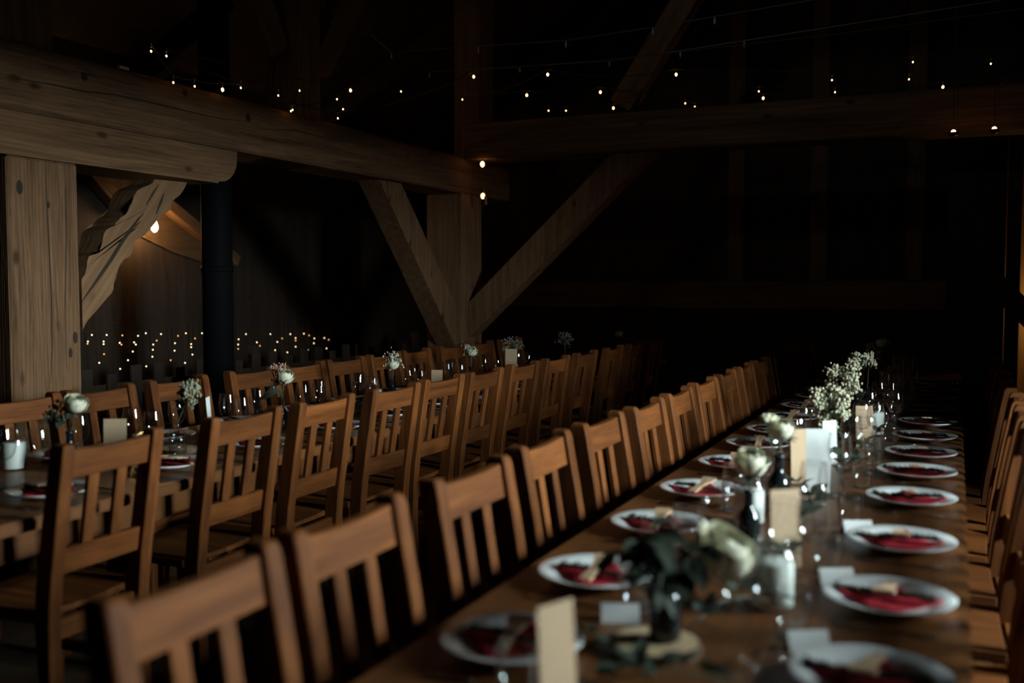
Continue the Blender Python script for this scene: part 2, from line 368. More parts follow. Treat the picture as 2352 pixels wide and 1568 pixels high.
# grain of the brace runs along its own slope: body mesh gets a rotated object frame
ang = math.atan2(4.30 - 3.70, 2.05 - 1.35)
ro = Matrix.Rotation(ang, 4, 'X')
bmesh.ops.transform(bb, matrix=ro, verts=bb.verts[:])
bo = link('brace_body', mesh(bb, 'carved_brace', brace_w), cb, rot=(-ang, 0, 0))
def crack(parent, pts, wd, mat=crack_m):
    bmc = newbm(); L = [Vector(p) for p in pts]; n = len(L)
    for i, p in enumerate(L):
        pass
    rows = []
    for i, p in enumerate(L):
        t = (L[min(i + 1, n - 1)] - L[max(i - 1, 0)]).normalized(); s = Vector((0, -t.z, t.y)); k = wd * math.sin(math.pi * (i + .35) / (n - .3))
        rows.append([p + s * k / 2 + Vector((-.004, 0, 0)), p + s * k / 2 + Vector((.0012, 0, 0)), p - s * k / 2 + Vector((.0012, 0, 0)), p - s * k / 2 + Vector((-.004, 0, 0))])
    loft(bmc, rows); return link('drying_crack', mesh(bmc, 'drying_crack', mat), parent)
def px_line(pts, X, origin): return [onx(x, y, X) - Vector(origin) for x, y in pts]
crack(cb, px_line([(188, 692), (205, 668), (228, 635), (255, 596), (281, 553), (300, 527), (318, 502), (330, 490)], CX, base), .022)
crack(cb, px_line([(336, 470), (350, 446), (364, 424)], CX, base), .012)
crack(cb, px_line([(358, 492), (370, 462), (376, 444)], CX, base), .016)
crack(mb, px_line([(0, 178), (60, 184), (130, 196), (190, 210), (260, 217), (330, 231), (420, 253), (500, 271), (590, 283)], PX, mb.location), .010)
crack(mb, px_line([(600, 296), (680, 300), (760, 320), (840, 331)], PX, mb.location), .007)
crack(post1, px_line([(104, 372), (108, 480), (112, 560), (118, 690), (120, 800), (116, 880)], PX, post1.location), .008)
crack(post1, px_line([(150, 430), (152, 560), (149, 720), (153, 850)], PX, post1.location), .004)
for (x, y), rr in (((173, 775), .016), ((162, 810), .013), ((111, 470), .010), ((45, 430), .018)):
    bk = newbm(); lathe(bk, [(0, .0015), (rr * .6, .0015), (rr, 0), (rr, -.004), (0, -.004)], 12)
    bmesh.ops.transform(bk, matrix=Matrix.Diagonal((1.9, 1, 1, 1)), verts=bk.verts[:])
    bmesh.ops.transform(bk, matrix=Matrix.Rotation(R(90), 4, 'Y'), verts=bk.verts[:])
    link('knot', mesh(bk, 'knot', crack_m), post1, onx(x, y, PX) - post1.location)
for (x, y), rr in (((194, 176), .022), ((425, 213), .022), ((570, 270), .024)):
    bk = newbm(); lathe(bk, [(0, .0015), (rr * .6, .0015), (rr, 0), (rr, -.004), (0, -.004)], 12)
    bmesh.ops.transform(bk, matrix=Matrix.Rotation(R(90), 4, 'Y'), verts=bk.verts[:])
    link('knot', mesh(bk, 'knot', crack_m), mb, onx(x, y, PX) - mb.location)
# small pale paper tag left on the beam top
p = onx(282, 150, PX - .03)
single('paper_scrap', mesh(bevel(box(newbm(), -.012, .012, -.035, .035, 0, .018), .003), 'paper_scrap', white_p), 'small pale scrap lying on top of the long beam', 'scrap', (PX - .03, p.y, 2.579))

# rails and posts of the dark end wall
beam('wall_rail', 'dark horizontal rail along the far end wall', 'rail', XL, XR, YB - .14, YB, 1.16, 1.5, beam_x)
for i, px_ in enumerate((1690, 1880, 2100)):
    q = ony(px_, 600, YB - .1)
    beam('wall_stud', ['dark wall stud left of centre on the far end wall', 'dark wall stud at the centre of the far end wall', 'dark wall stud at the right of the far end wall'][i], 'stud', q.x - .1, q.x + .1, YB - .12, YB, 1.502, roofz(q.x) - .15, post_z, group='studs on the end wall')
for i, y in enumerate((1.5, 4.2, 6.9, 9.6, 11.8)):     # rafters on the right roof slope and left slope
    for s, xe in (('right', XR), ('left', XL)):
        a = Vector((RIDX + (.1 if s == 'right' else -.1), y, RIDZ - .25)); e = Vector((xe, y, roofz(xe) - .16))
        brace('rafter', f'{ORD[i]} dark rafter from the camera under the {s} roof slope', a, e, .2, .14, old_z, (0, 1, 0), 'rafters in the dark roof')

# ------------------------------------------------------------------ left aisle: stove pipe, picket rail, lamp, icicle lights
pp = thing('stove_pipe', 'black round stove pipe standing behind the back table', 'pipe', (-5.2, 6.08, 0))
link('pipe_body', mesh(lathe(newbm(), [(0, 0), (.115, 0), (.115, 3.9), (0, 3.9)], 28), 'pipe_body', black_iron, True), pp)
for z in (.6, 1.55, 2.4): link('pipe_collar', mesh(lathe(newbm(), [(.116, z), (.122, z), (.122, z + .05), (.116, z + .05)], 28), 'pipe_collar', black_iron, True), pp)
FX = -5.75
fe = thing('picket_rail', 'dark wooden picket rail behind the back table', 'rail', (FX, 7.2, 0))
pk = mesh(bevel(box(newbm(), -.012, .012, -.055, .055, .06, .84), .006), 'picket', old_z)
pk2 = mesh(bevel(box(newbm(), -.012, .012, -.045, .045, .06, .79), .006), 'picket', old_z)
for k in range(26): link('picket', pk if k % 3 else pk2, fe, (0, -3.1 + k * .24, 0))
for z in (.25, .62): link('cross_rail', mesh(box(newbm(), -.052, -.0125, -3.25, 3.1, z, z + .09), 'cross_rail', old_y), fe)
for y in (-3.2, 0.1, 3.05): link('rail_post', mesh(bevel(box(newbm(), -.133, -.053, y - .04, y + .04, 0, .9), .006), 'rail_post', old_z), fe)

bulbw = glow('bulb_warm', (1.0, .50, .20), 6)
bulbs_hot = glow('bulb_lamp', (1.0, .58, .24), 260)
fairy_c = glow('fairy_cream', (1.0, .80, .48), 3)
fairy_o = glow('fairy_amber', (1.0, .45, .12), 2)
LX = XL + .22
lp = onx(355, 518, LX)
la = thing('wall_lamp', 'glowing globe bulb lamp behind the carved brace', 'lamp', (XL, lp.y, lp.z))
bm_ = newbm(); lathe(bm_, [(0, -.052), (.014, -.049), (.025, -.038), (.029, -.02), (.027, 0), (.018, .028), (.014, .05), (0, .052)], 16)
link('bulb', mesh(bm_, 'bulb', bulbs_hot, True), la, (LX - XL, 0, 0))
link('glass_shade', mesh(lathe(newbm(), [(.02, .075), (.05, .05), (.075, 0), (.08, -.06), (.072, -.12), (.06, -.16)], 20), 'glass_shade', jar_glass, True), la, (LX - XL, 0, 0))
link('socket', mesh(lathe(newbm(), [(0, .12), (.024, .12), (.026, .05), (0, .05)], 14), 'socket', black_iron, True), la, (LX - XL, 0, 0))
link('arm', mesh(tube(newbm(), [(0, 0, .12), (.12, 0, .17), (LX - XL, 0, .165), (LX - XL, 0, .12)], .009, 8), 'arm', black_iron), la)
link('wall_plate', mesh(box(newbm(), 0, .012, -.04, .04, .06, .18), 'wall_plate', black_iron), la)
# lamplit patch put in as a lighter panel, slanting struts around that lamp
brace('aisle_strut', 'slanting timber strut right of the glowing globe lamp', onx(372, 462, XL + .085), onx(540, 600, XL + .085), .11, .12, post_z, (1, 0, 0), 'struts in the aisle')
brace('aisle_strut', 'slanting timber strut left of the glowing globe lamp', onx(205, 395, XL + .085), onx(300, 500, XL + .085), .12, .12, post_z, (1, 0, 0), 'struts in the aisle')

pan = [onx(x, y, XL + .022) for x, y in ((318, 540), (338, 478), (386, 484), (474, 556), (474, 604), (400, 580))]  # lighter wood cut to the outline of the lamplit patch
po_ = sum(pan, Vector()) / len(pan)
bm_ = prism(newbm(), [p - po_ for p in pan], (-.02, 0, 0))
single('lamplight_patch', mesh(bm_, 'lamplight_patch', wood('lamplight_patch_wood', (.06, .033, .015), (.13, .074, .034), 'Y', 1.0, .7, .1, var=.02)), 'small paler panel shaped like the lamplit patch behind the glowing globe lamp', 'panel', po_)
IC = [(211,769),(245,769),(281,770),(317,771),(335,765),(370,767),(409,771),(427,765),(464,765),(202,784),(201,789),(238,784),(238,790),(275,787),(279,791),(308,786),(312,791),(352,791),(360,782),(351,803),(402,788),(401,805),(448,777),(439,790),(439,797),(442,814),(482,795),(490,800),(480,822),(305,807),(239,813),(228,833),(294,827),(350,819),(392,827),(425,833),(336,841),(276,847),(208,854),(535,820),(548,779),(547,791),(547,801),(565,767),(586,814),(590,786),(597,794),(621,767),(632,804),(637,785),(648,777),(660,809),(667,767),(679,776),(679,782),(679,796),(698,766),(707,803),(710,770),(722,777),(721,788),(745,776),(755,780),(750,800)]
ICX = XL + .05
fb1 = mesh(ball(newbm(), (0, 0, 0), .0065, 1), 'fairy_bulb', fairy_c, True); fb2 = mesh(ball(newbm(), (0, 0, 0), .0065, 1), 'fairy_bulb', fairy_o, True)
ipos = [onx(x, y, ICX) for x, y in IC]
top = max(p.z for p in ipos) + .04
ys = [p.y for p in ipos]
il = thing('icicle_lights', 'curtain of tiny warm fairy lights hung along the aisle wall', 'string lights', (XL, sum(ys) / len(ys), top))
for i, p in enumerate(ipos): link('fairy_bulb', fb2 if i % 4 == 2 else fb1, il, p - il.location)
wb = newbm()
tube(wb, [Vector((ICX, y, top + .012 * math.sin(y * 7))) - il.location for y in [min(ys) - .2 + k * (max(ys) - min(ys) + .4) / 30 for k in range(31)]], .003, 4)
for p in ipos: tube(wb, [Vector((ICX - .012, p.y, top)) - il.location, Vector((ICX - .012, p.y + .01, p.z)) - il.location], .0018, 3)
link('wire', mesh(wb, 'wire', wire_m), il)

# ------------------------------------------------------------------ string lights under the roof
CE = [(347,109),(382,120),(398,181),(447,190),(511,198),(553,194),(639,212),(688,201),(672,245),(668,248),(774,221),(805,201),(776,265),(788,244),(921,204),(1062,223),(1088,170),(1258,165),(1210,213),(1260,249),(1300,249),(1379,206),(1409,243),(1553,165),(1574,232),(1596,240),(1743,204),(1753,220),(1840,257),(1911,178),(1918,206),(2000,234),(2097,136),(2088,176),(2139,238),(2166,194),(2276,140),(2280,203),(2298,196),(2319,241)]
BIG = {(1088,170),(1258,165),(1210,213),(1379,206),(1409,243),(1553,165),(1753,220),(2166,194),(805,201),(511,198)}
cpos = []
for p in CE:
    q = onz(*p, 3.05)
    if q.x < PX + .05: q = onx(*p, PX + .05)
    cpos.append((q, p in BIG))
strings = {}
for q, bgf in cpos: strings.setdefault(min(4, max(0, int((q.y - 6.2) / .75))), []).append((q, bgf))
cbulb = [mesh(ball(newbm(), (0, 0, -.02), r, 1, (1, 1, 1.3)), 'string_bulb', bulbw, True) for r in (.006, .0105)]
csock = mesh(lathe(newbm(), [(0, 0), (.006, 0), (.006, .022), (0, .022)], 6), 'bulb_socket', brass)
for k, (kk, lst) in enumerate(sorted(strings.items())):
    lst.sort(key=lambda t: t[0].x); ym = sum(t[0].y for t in lst) / len(lst)
    o = thing('string_lights', f'{ORD[k]} string of small warm bulbs from the camera under the dark roof', 'string lights', (lst[0][0].x, lst[0][0].y, lst[0][0].z), 0, 'string lights under the roof')
    pts = []
    for i, (q, bgf) in enumerate(lst):
        bo_ = link('string_bulb', cbulb[1 if bgf else 0], o, q - o.location)
        link('bulb_socket', csock, bo_)
        pts.append(q + Vector((0, 0, .02)))
    full = [Vector((PX + .01, pts[0].y, pts[0].z + .1))] if pts[0].x > PX + .3 else []
    full += pts + [Vector((XR - .01, pts[-1].y, pts[-1].z + .15))]
    fine = []
    for a, e in zip(full, full[1:]):
        for t in range(4):
            s = t / 4; q = a.lerp(e, s); q.z -= .06 * 4 * s * (1 - s) * min(1, (e - a).length); fine.append(q)
    fine.append(full[-1])
    link('wire', mesh(tube(newbm(), [q - o.location for q in fine], .0035, 5), 'wire', wire_m), o)
# two plain wires with unlit drops higher up
for i, l0 in enumerate(([(880, 128), (1100, 115), (1300, 93), (1500, 72), (1640, 55)], [(1000, 185), (1200, 163), (1400, 140), (1560, 122), (1700, 100)])):
    pts = [onz(x, y, 3.1) for x, y in l0]; yy = pts[2].y
    pts = [Vector((q.x, yy, 3.1 + .05 * abs(j - 2) / 2)) for j, q in enumerate(pts)]
    pts = [Vector((PX, yy, 3.3))] + pts + [Vector((XR - .01, yy, 3.35))]
    o = thing('unlit_string', ['unlit string wire with pale drops nearest the camera under the roof', 'unlit string wire with pale drops behind the nearest one'][i], 'string lights', pts[0], 0, 'unlit strings')
    link('wire', mesh(tube(newbm(), [q - o.location for q in pts], .004, 5), 'wire', plain('wire_pale', (.10, .10, .095), .5)), o)
    dm = mesh(lathe(newbm(), [(0, 0), (.006, -.004), (.009, -.03), (.004, -.045), (0, -.047)], 8), 'unlit_bulb', plain('bulb_unlit', (.4, .4, .38), .2), True)
    for j in range(1, 6): link('unlit_bulb', dm, o, pts[j] - o.location - Vector((0, 0, .003)))
# two bulbs on a cord down the far post
c0, c1 = ony(1108, 362, 7.905), ony(1109, 450, 7.905)
pl = thing('post_lights', 'cord with two glowing bulbs hanging down the far post', 'string lights', (c0.x, 7.905, c0.z))
hb = mesh(ball(newbm(), (0, 0, 0), .019, 2, (1, 1, 1.35)), 'string_bulb', bulbw, True)
for px_ in ((1108, 377), (1109, 450)):
    q = ony(*px_, 7.905); link('string_bulb', hb, pl, q - pl.location)
link('wire', mesh(tube(newbm(), [ony(x, y, 7.905) - pl.location for x, y in ((1300, 357), (1200, 360), (1109, 362), (1106, 385), (1106, 410), (1112, 435), (1115, 452), (1113, 468), (1108, 476))], .004, 5), 'wire', brass), pl)
link('plug', mesh(bevel(box(newbm(), -.012, .012, -.01, .01, -.05, .03), .004), 'plug', brass), pl, ony(1115, 458, 7.905) - pl.location)
# two cup lamps high at the right
for i, px_ in enumerate(((2190, 303), (2284, 296))):
    q = ony(*px_, 7.75)
    o = thing('cup_lamp', ['left of two small glowing cup lamps high at the right', 'right of two small glowing cup lamps high at the right'][i], 'lamp', q, 0, 'cup lamps')
    link('bulb', mesh(ball(newbm(), (0, 0, 0), .017, 2), 'bulb', bulbw, True), o)
    link('cup', mesh(lathe(newbm(), [(.034, -.004), (.03, -.018), (.014, -.028), (0, -.03), (0, -.033), (.016, -.031), (.034, -.02), (.037, -.004)], 16), 'cup', brass, True), o)
    link('cord', mesh(tube(newbm(), [(0, 0, .015), (0, 0, roofz(q.x) - q.z - .05)], .003, 5), 'cord', wire_m), o)

# ------------------------------------------------------------------ lit alcove at the right end
AY = 9.4
wp = tag(link('wall_partition', None, None, (.19, AY, 0)), kind='structure')
for i in range(5):
    x0 = -.29 + i * .116
    link('board', mesh(bevel(box(newbm(), x0 + .003, x0 + .113, 0, .04 - .006 * (i % 2), 0, 3.2), .003), 'board', old_z), wp)
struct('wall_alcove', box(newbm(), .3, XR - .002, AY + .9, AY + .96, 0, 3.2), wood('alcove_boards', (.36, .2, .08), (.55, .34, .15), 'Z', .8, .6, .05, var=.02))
brace('knee_brace', 'black slanting brace crossing the lit alcove at the right edge', (.05, AY - .15, 1.72), (.98, AY - .15, .72), .17, .12, old_z, (0, 1, 0), 'knee braces')
al = thing('wall_lamp', 'warm lamp on the wall inside the alcove at the right edge', 'lamp', (.95, AY + .9, 1.25))
link('bulb', mesh(ball(newbm(), (0, -.14, 0), .032, 2), 'bulb', bulbs_hot, True), al)
link('socket', mesh(tube(newbm(), [(0, 0, .06), (0, -.14, .08), (0, -.14, .035)], .012, 8), 'socket', black_iron), al)

# ------------------------------------------------------------------ tables
TT = .75
def table(label, x0, x1, y0, y1, legs):
    cx = (x0 + x1) / 2
    t = thing('banquet_table', label, 'table', (cx, (y0 + y1) / 2, 0), 0, 'long banquet tables')
    hx, hy = (x1 - x0) / 2, (y1 - y0) / 2
    link('table_top', mesh(bevel(box(newbm(), -hx, hx, -hy, hy, TT - .04, TT), .006, 2), 'table_top', table_m), t)
    for s in (-1, 1): link('apron', mesh(box(newbm(), s * (hx - .09) - .015, s * (hx - .09) + .015, -hy + .2, hy - .2, TT - .14, TT - .041), 'apron', table_m), t)
    for y in legs:
        for s in (-1, 1): link('leg', mesh(bevel(box(newbm(), s * .042 - .038, s * .042 + .038, y - .04, y + .04, .061, TT - .041), .006), 'leg', table_m), t)
        link('foot_bar', mesh(bevel(box(newbm(), -.085, .085, y - .05, y + .05, 0, .06), .005), 'foot_bar', table_m), t)
table('long polished brown wooden banquet table at the right front', -.965, .04, .9, 9.0, (-3.7, -1.25, 1.25, 3.7))
table('long brown wooden banquet table behind the middle row of chairs', -3.47, -2.53, 1.5, 9.3, (-3.5, -1.2, 1.2, 3.5))

# ------------------------------------------------------------------ chairs
def sect(x, z, dx, y, dy): return [(x - dx / 2, y - dy / 2, z), (x + dx / 2, y - dy / 2, z), (x + dx / 2, y + dy / 2, z), (x - dx / 2, y + dy / 2, z)]
HY = .185
def post_mesh(s):
    b = newbm()
    prof = [(-.215, 0, .040), (-.200, .25, .048), (-.195, .44, .064), (-.207, .56, .064), (-.242, .78, .062), (-.272, .955, .058), (-.2755, .974, .054), (-.277, .982, .042)]
    wy = [.048] * 6 + [.045, .036]
    loft(b, [sect(x, z, dx, s * HY, w_) for (x, z, dx), w_ in zip(prof, wy)])
    bevel(b, .004); return mesh(b, 'back_post', chair_z)
def lean(z): return -.207 - (z - .56) * .162
def rail_mesh(z0, z1, th, sag=0.0):
    b = newbm(); n = 6; secs = []
    for i in range(n + 1):
        y = -HY + .023 + (2 * HY - .046) * i / n; d = sag * (1 - (2 * i / n - 1) ** 2)
        x0, x1 = lean(z0), lean(z1)
        secs.append([(x0 - th / 2, y, z0), (x0 + th / 2, y, z0), (x1 + th / 2, y, z1 - d), (x1 - th / 2, y, z1 - d)])
    loft(b, secs); return mesh(bevel(b, .002), 'rail', chair_y)
def slat_mesh(y):
    b = newbm(); loft(b, [sect(lean(.655), .655, .018, y, .042), sect(lean(.872), .872, .018, y, .042)]); return mesh(bevel(b, .002), 'slat', chair_z)
def seat_mesh():
    b = newbm(); n = 8; secs = []
    for i in range(n + 1):
        y = -.215 + .43 * i / n; d = .012 * (1 - (2 * i / n - 1) ** 2)
        secs.append([(-.165, y, .435), (.225, y, .435), (.225, y, .465 - d * .5), (-.165, y, .465 - d)])
    loft(b, secs); return mesh(bevel(b, .003), 'seat', chair_x)
def cbox(nm, x0, x1, y0, y1, z0, z1, m): return mesh(bevel(box(newbm(), x0, x1, y0, y1, z0, z1), .003), nm, m)
CH = [('back_post', post_mesh(-1)), ('back_post', post_mesh(1)), ('crest_rail', rail_mesh(.872, .962, .026, .006)), ('lower_rail', rail_mesh(.575, .655, .024)),
      ('slat', slat_mesh(-.058)), ('slat', slat_mesh(.058)), ('seat', seat_mesh()),
      ('leg', cbox('leg', .165, .208, -.208, -.165, 0, .434, chair_z)), ('leg', cbox('leg', .165, .208, .165, .208, 0, .434, chair_z)),
      ('seat_rail', cbox('seat_rail', .172, .198, -.164, .164, .37, .434, chair_y)), ('seat_rail', cbox('seat_rail', -.205, -.18, -.16, .16, .37, .434, chair_y)),
      ('stretcher', cbox('stretcher', -.172, .164, -.198, -.174, .18, .22, chair_x)), ('stretcher', cbox('stretcher', -.172, .164, .174, .198, .18, .22, chair_x))]
def chair(x, y, rz, label, group):
    kids('', CH, thing('dining_chair', label, 'chair', (x, y, 0), rz, group))
JT = random.Random(3)
def row(xs, ylist, flip, where, group):
    for i, y in enumerate(ylist):
        chair(xs + JT.uniform(-.012, .012), y, (math.pi if flip else 0) + JT.uniform(-.03, .03), f'slatted brown wooden chair, {ORD[i]} from the camera {where}', group)
row(-.88, [1.28, 1.735, 2.285, 2.83, 3.35, 3.86, 4.38, 4.9, 5.42, 5.95, 6.47, 7.0, 7.52, 8.05, 8.57], False, "along the front table's left side", 'chairs on the left of the front table')
row(-2.685, [2.30, 2.95, 3.46, 4.02, 4.53, 4.99, 5.55, 6.1, 6.68, 7.3, 7.85, 8.4], True, "along the back table's near side", 'chairs on the near side of the back table')
row(-3.36, [2.97, 3.42, 3.92, 4.51, 4.99, 5.45, 5.93, 6.4, 6.95, 7.5, 8.05], False, "along the back table's far side", 'chairs on the far side of the back table')
row(-.035, [2.1, 2.62, 3.14, 3.66, 4.18, 4.7, 5.26, 5.76, 6.26, 6.78, 7.3], True, "along the front table's right side", 'chairs on the right of the front table')

# ------------------------------------------------------------------ tableware meshes
plate_me = mesh(lathe(newbm(), [(0, .004), (.045, .004), (.048, 0), (.056, 0), (.058, .004), (.085, .008), (.100, .015), (.137, .026), (.1385, .029), (.136, .0305), (.099, .0195), (.088, .0135), (.080, .0115), (0, .0105)], 40), 'plate', porcelain, True)
def napkin_mesh():
    b = newbm(); n = 14; a = .108; grid = []
    for i in range(n + 1):
        r_ = []
        for j in range(n + 1):
            u, v = 2 * i / n - 1, 2 * j / n - 1
            x, y = (u - v) * a / 2, (u + v) * a / 2
            rr = math.hypot(x, y); k = 1 - .12 * abs(abs(u) - abs(v)) * max(abs(u), abs(v)) ** 2
            z = .0135 + max(0, (rr - .075)) * .42 + .0025 * noise.noise(Vector((x * 30, y * 30, 2)))
            r_.append(b.verts.new((x * k, y * k, z)))
        grid.append(r_)
    for i in range(n):
        for j in range(n): b.faces.new((grid[i][j], grid[i + 1][j], grid[i + 1][j + 1], grid[i][j + 1]))
    bmesh.ops.recalc_face_normals(b, faces=b.faces[:])
    bmesh.ops.solidify(b, geom=b.faces[:], thickness=.003)
    return mesh(b, 'napkin', red_cloth, True)
nap_me = napkin_mesh()
def sprig_mesh(seed):
    b = newbm(); rg = random.Random(seed)
    pts = [Vector((-.10 + .2 * t, .012 * math.sin(t * 3 + seed), .021 + .004 * math.sin(t * 5) + .008 * abs(2 * t - 1))) for t in [k / 8 for k in range(9)]]
    tube(b, pts, .0018, 5)
    for k in range(330):
        t = rg.random(); p = pts[0].lerp(pts[-1], t); p = pts[min(8, int(t * 8.99))].lerp(pts[min(8, int(t * 8.99) + 1)], (t * 8) % 1 if t < .98 else 0)
        d = Vector((.55 + rg.random() * .3, rg.uniform(-1, 1), rg.uniform(-.1, .8))).normalized(); L = rg.uniform(.016, .028)
        s = d.orthogonal().normalized() * .0023; e = p + d * L; w_ = d.cross(s)
        v = [b.verts.new(q) for q in (p + s, p - s * .5 + w_ * .9, p - s * .5 - w_ * .9, e)]
        for f in ((0, 1, 3), (1, 2, 3), (2, 0, 3)): b.faces.new([v[i] for i in f])
    return mesh(b, 'sprig', needle)
spr_me = [sprig_mesh(s) for s in (1, 2, 3)]
def spoon_mesh():
    half = [(-.075, .0115), (-.068, .0135), (-.045, .012), (-.02, .0105), (.0, .011), (.02, .014), (.038, .020), (.052, .024), (.062, .0245), (.068, .021)]
    o = [Vector((w_, y, 0)) for y, w_ in half] + [Vector((.008, .071, 0)), Vector((0, .069, 0)), Vector((-.008, .071, 0))] + [Vector((-w_, y, 0)) for y, w_ in reversed(half)]
    b = prism(newbm(), o, (0, 0, .006)); bmesh.ops.triangulate(b, faces=[f for f in b.faces if len(f.verts) > 4]); return mesh(b, 'spreader', pale_wood)
spo_me = spoon_mesh()
def knife_parts():
    o = [Vector(p) for p in ((0, -.009, 0), (.105, -.010, 0), (.122, -.006, 0), (.127, .002, 0), (.118, .0085, 0), (0, .0085, 0))]
    bl = mesh(prism(newbm(), o, (0, 0, .0018)), 'blade', steel)
    h = newbm(); loft(h, [[(x, -w_, 0), (x, w_, 0), (x, w_ * .8, .006), (x, -w_ * .8, .006)] for x, w_ in ((-.10, .009), (-.06, .0085), (-.02, .007), (0, .006))])
    return [('blade', bl), ('handle', mesh(bevel(h, .001), 'handle', steel))]
def fork_parts():
    h = newbm(); loft(h, [[(x, -w_, z), (x, w_, z), (x, w_, z + .003), (x, -w_, z + .003)] for x, w_, z in ((-.10, .009, 0), (-.05, .006, .002), (0, .0035, .006), (.03, .004, .007), (.04, .011, .005), (.058, .0125, .003))])
    l_ = [('handle', mesh(h, 'handle', steel))]
    t = mesh(loft(newbm(), [[(.058, -.0017, .003), (.058, .0017, .003), (.058, .0017, .006), (.058, -.0017, .006)], [(.085, -.0016, 0), (.085, .0016, 0), (.085, .0016, .003), (.085, -.0016, .003)], [(.105, -.0008, .006), (.105, .0008, .006), (.105, .0008, .008), (.105, -.0008, .008)]]), 'tine', steel)
    return l_, t
KN = knife_parts(); FKH, FKT = fork_parts()
def knife(loc, rz, label, group): kids('', KN, thing('table_knife', label, 'knife', loc, rz, group))
def fork(loc, rz, label, group):
    o = thing('table_fork', label, 'fork', loc, rz, group); kids('', FKH, o)
    for y in (-.0105, -.0035, .0035, .0105): link('tine', FKT, o, (0, y, 0))
WG = [('foot', mesh(lathe(newbm(), [(.034, .0), (.0345, .0015), (.02, .004), (.006, .008), (.0038, .014)], 20), 'foot', glass, True)),
      ('stem', mesh(lathe(newbm(), [(.0038, .0142), (.0036, .05), (.0038, .088), (.006, .0958)], 10), 'stem', glass, True)),
      ('bowl', mesh(lathe(newbm(), [(0, .096), (.012, .0975), (.025, .106), (.034, .122), (.0375, .142), (.036, .165), (.031, .198), (.0305, .2), (.0300, .198)], 24), 'bowl', glass, True))]
tum_me = mesh(lathe(newbm(), [(0, .002), (.028, .002), (.031, .0), (.033, .012), (.036, .05), (.037, .092), (.0365, .094), (.0358, .092), (.034, .05), (.031, .014), (0, .012)], 24), 'tumbler', glass, True)
OBST = [(-.352, 2.18, .05), (-.545, 2.93, .05), (-.345, 4.92, .052), (-.338, 6.1, .05), (-3.27, 2.66, .05), (-3.06, 4.90, .05), (-2.95, 7.05, .05),
        (-.50, 1.84, .09), (-.497, 2.66, .04), (-.492, 3.12, .04), (-.47, 4.25, .04), (-.47, 4.86, .04), (-.46, 5.36, .04), (-.43, 5.62, .04), (-.46, 6.35, .04), (-.46, 7.2, .04),
        (-.372, 2.52, .055), (-.417, 3.49, .055), (-.352, 4.54, .055), (-.382, 6.35, .05), (-.495, 3.64, .05), (-.44, 4.07, .05), (-.569, 1.463, .05), (-2.93, 2.85, .06), (-2.99, 3.44, .05), (-2.86, 5.30, .055), (-2.88, 6.44, .06),
        (-3.02, 2.70, .04), (-2.98, 3.22, .09), (-3.0, 3.95, .04), (-2.99, 4.98, .04), (-2.99, 6.0, .04), (-2.98, 6.65, .055)]
def clear_spot(x, y, r):
    for _ in range(60):
        hit = False
        for ox, oy, orr in OBST:
            dx, dy = x - ox, y - oy; d = math.hypot(dx, dy); m = r + orr + .004
            if d < m:
                k = m / max(d, 1e-4); x, y = ox + dx * k, oy + dy * k + .001; hit = True
        if not hit: break
    OBST.append((x, y, r)); return x, y
def wineglass(x, y, label, group, s=1): x, y = clear_spot(x, y, .039); o = thing('wine_glass', label, 'glass', (x, y, TT), 0, group); o.scale = (s, s, s); kids('', WG, o)
def tumbler(x, y, label, group):
    x, y = clear_spot(x, y, .039); single('tumbler', tum_me, label, 'glass', (x, y, TT), group=group)

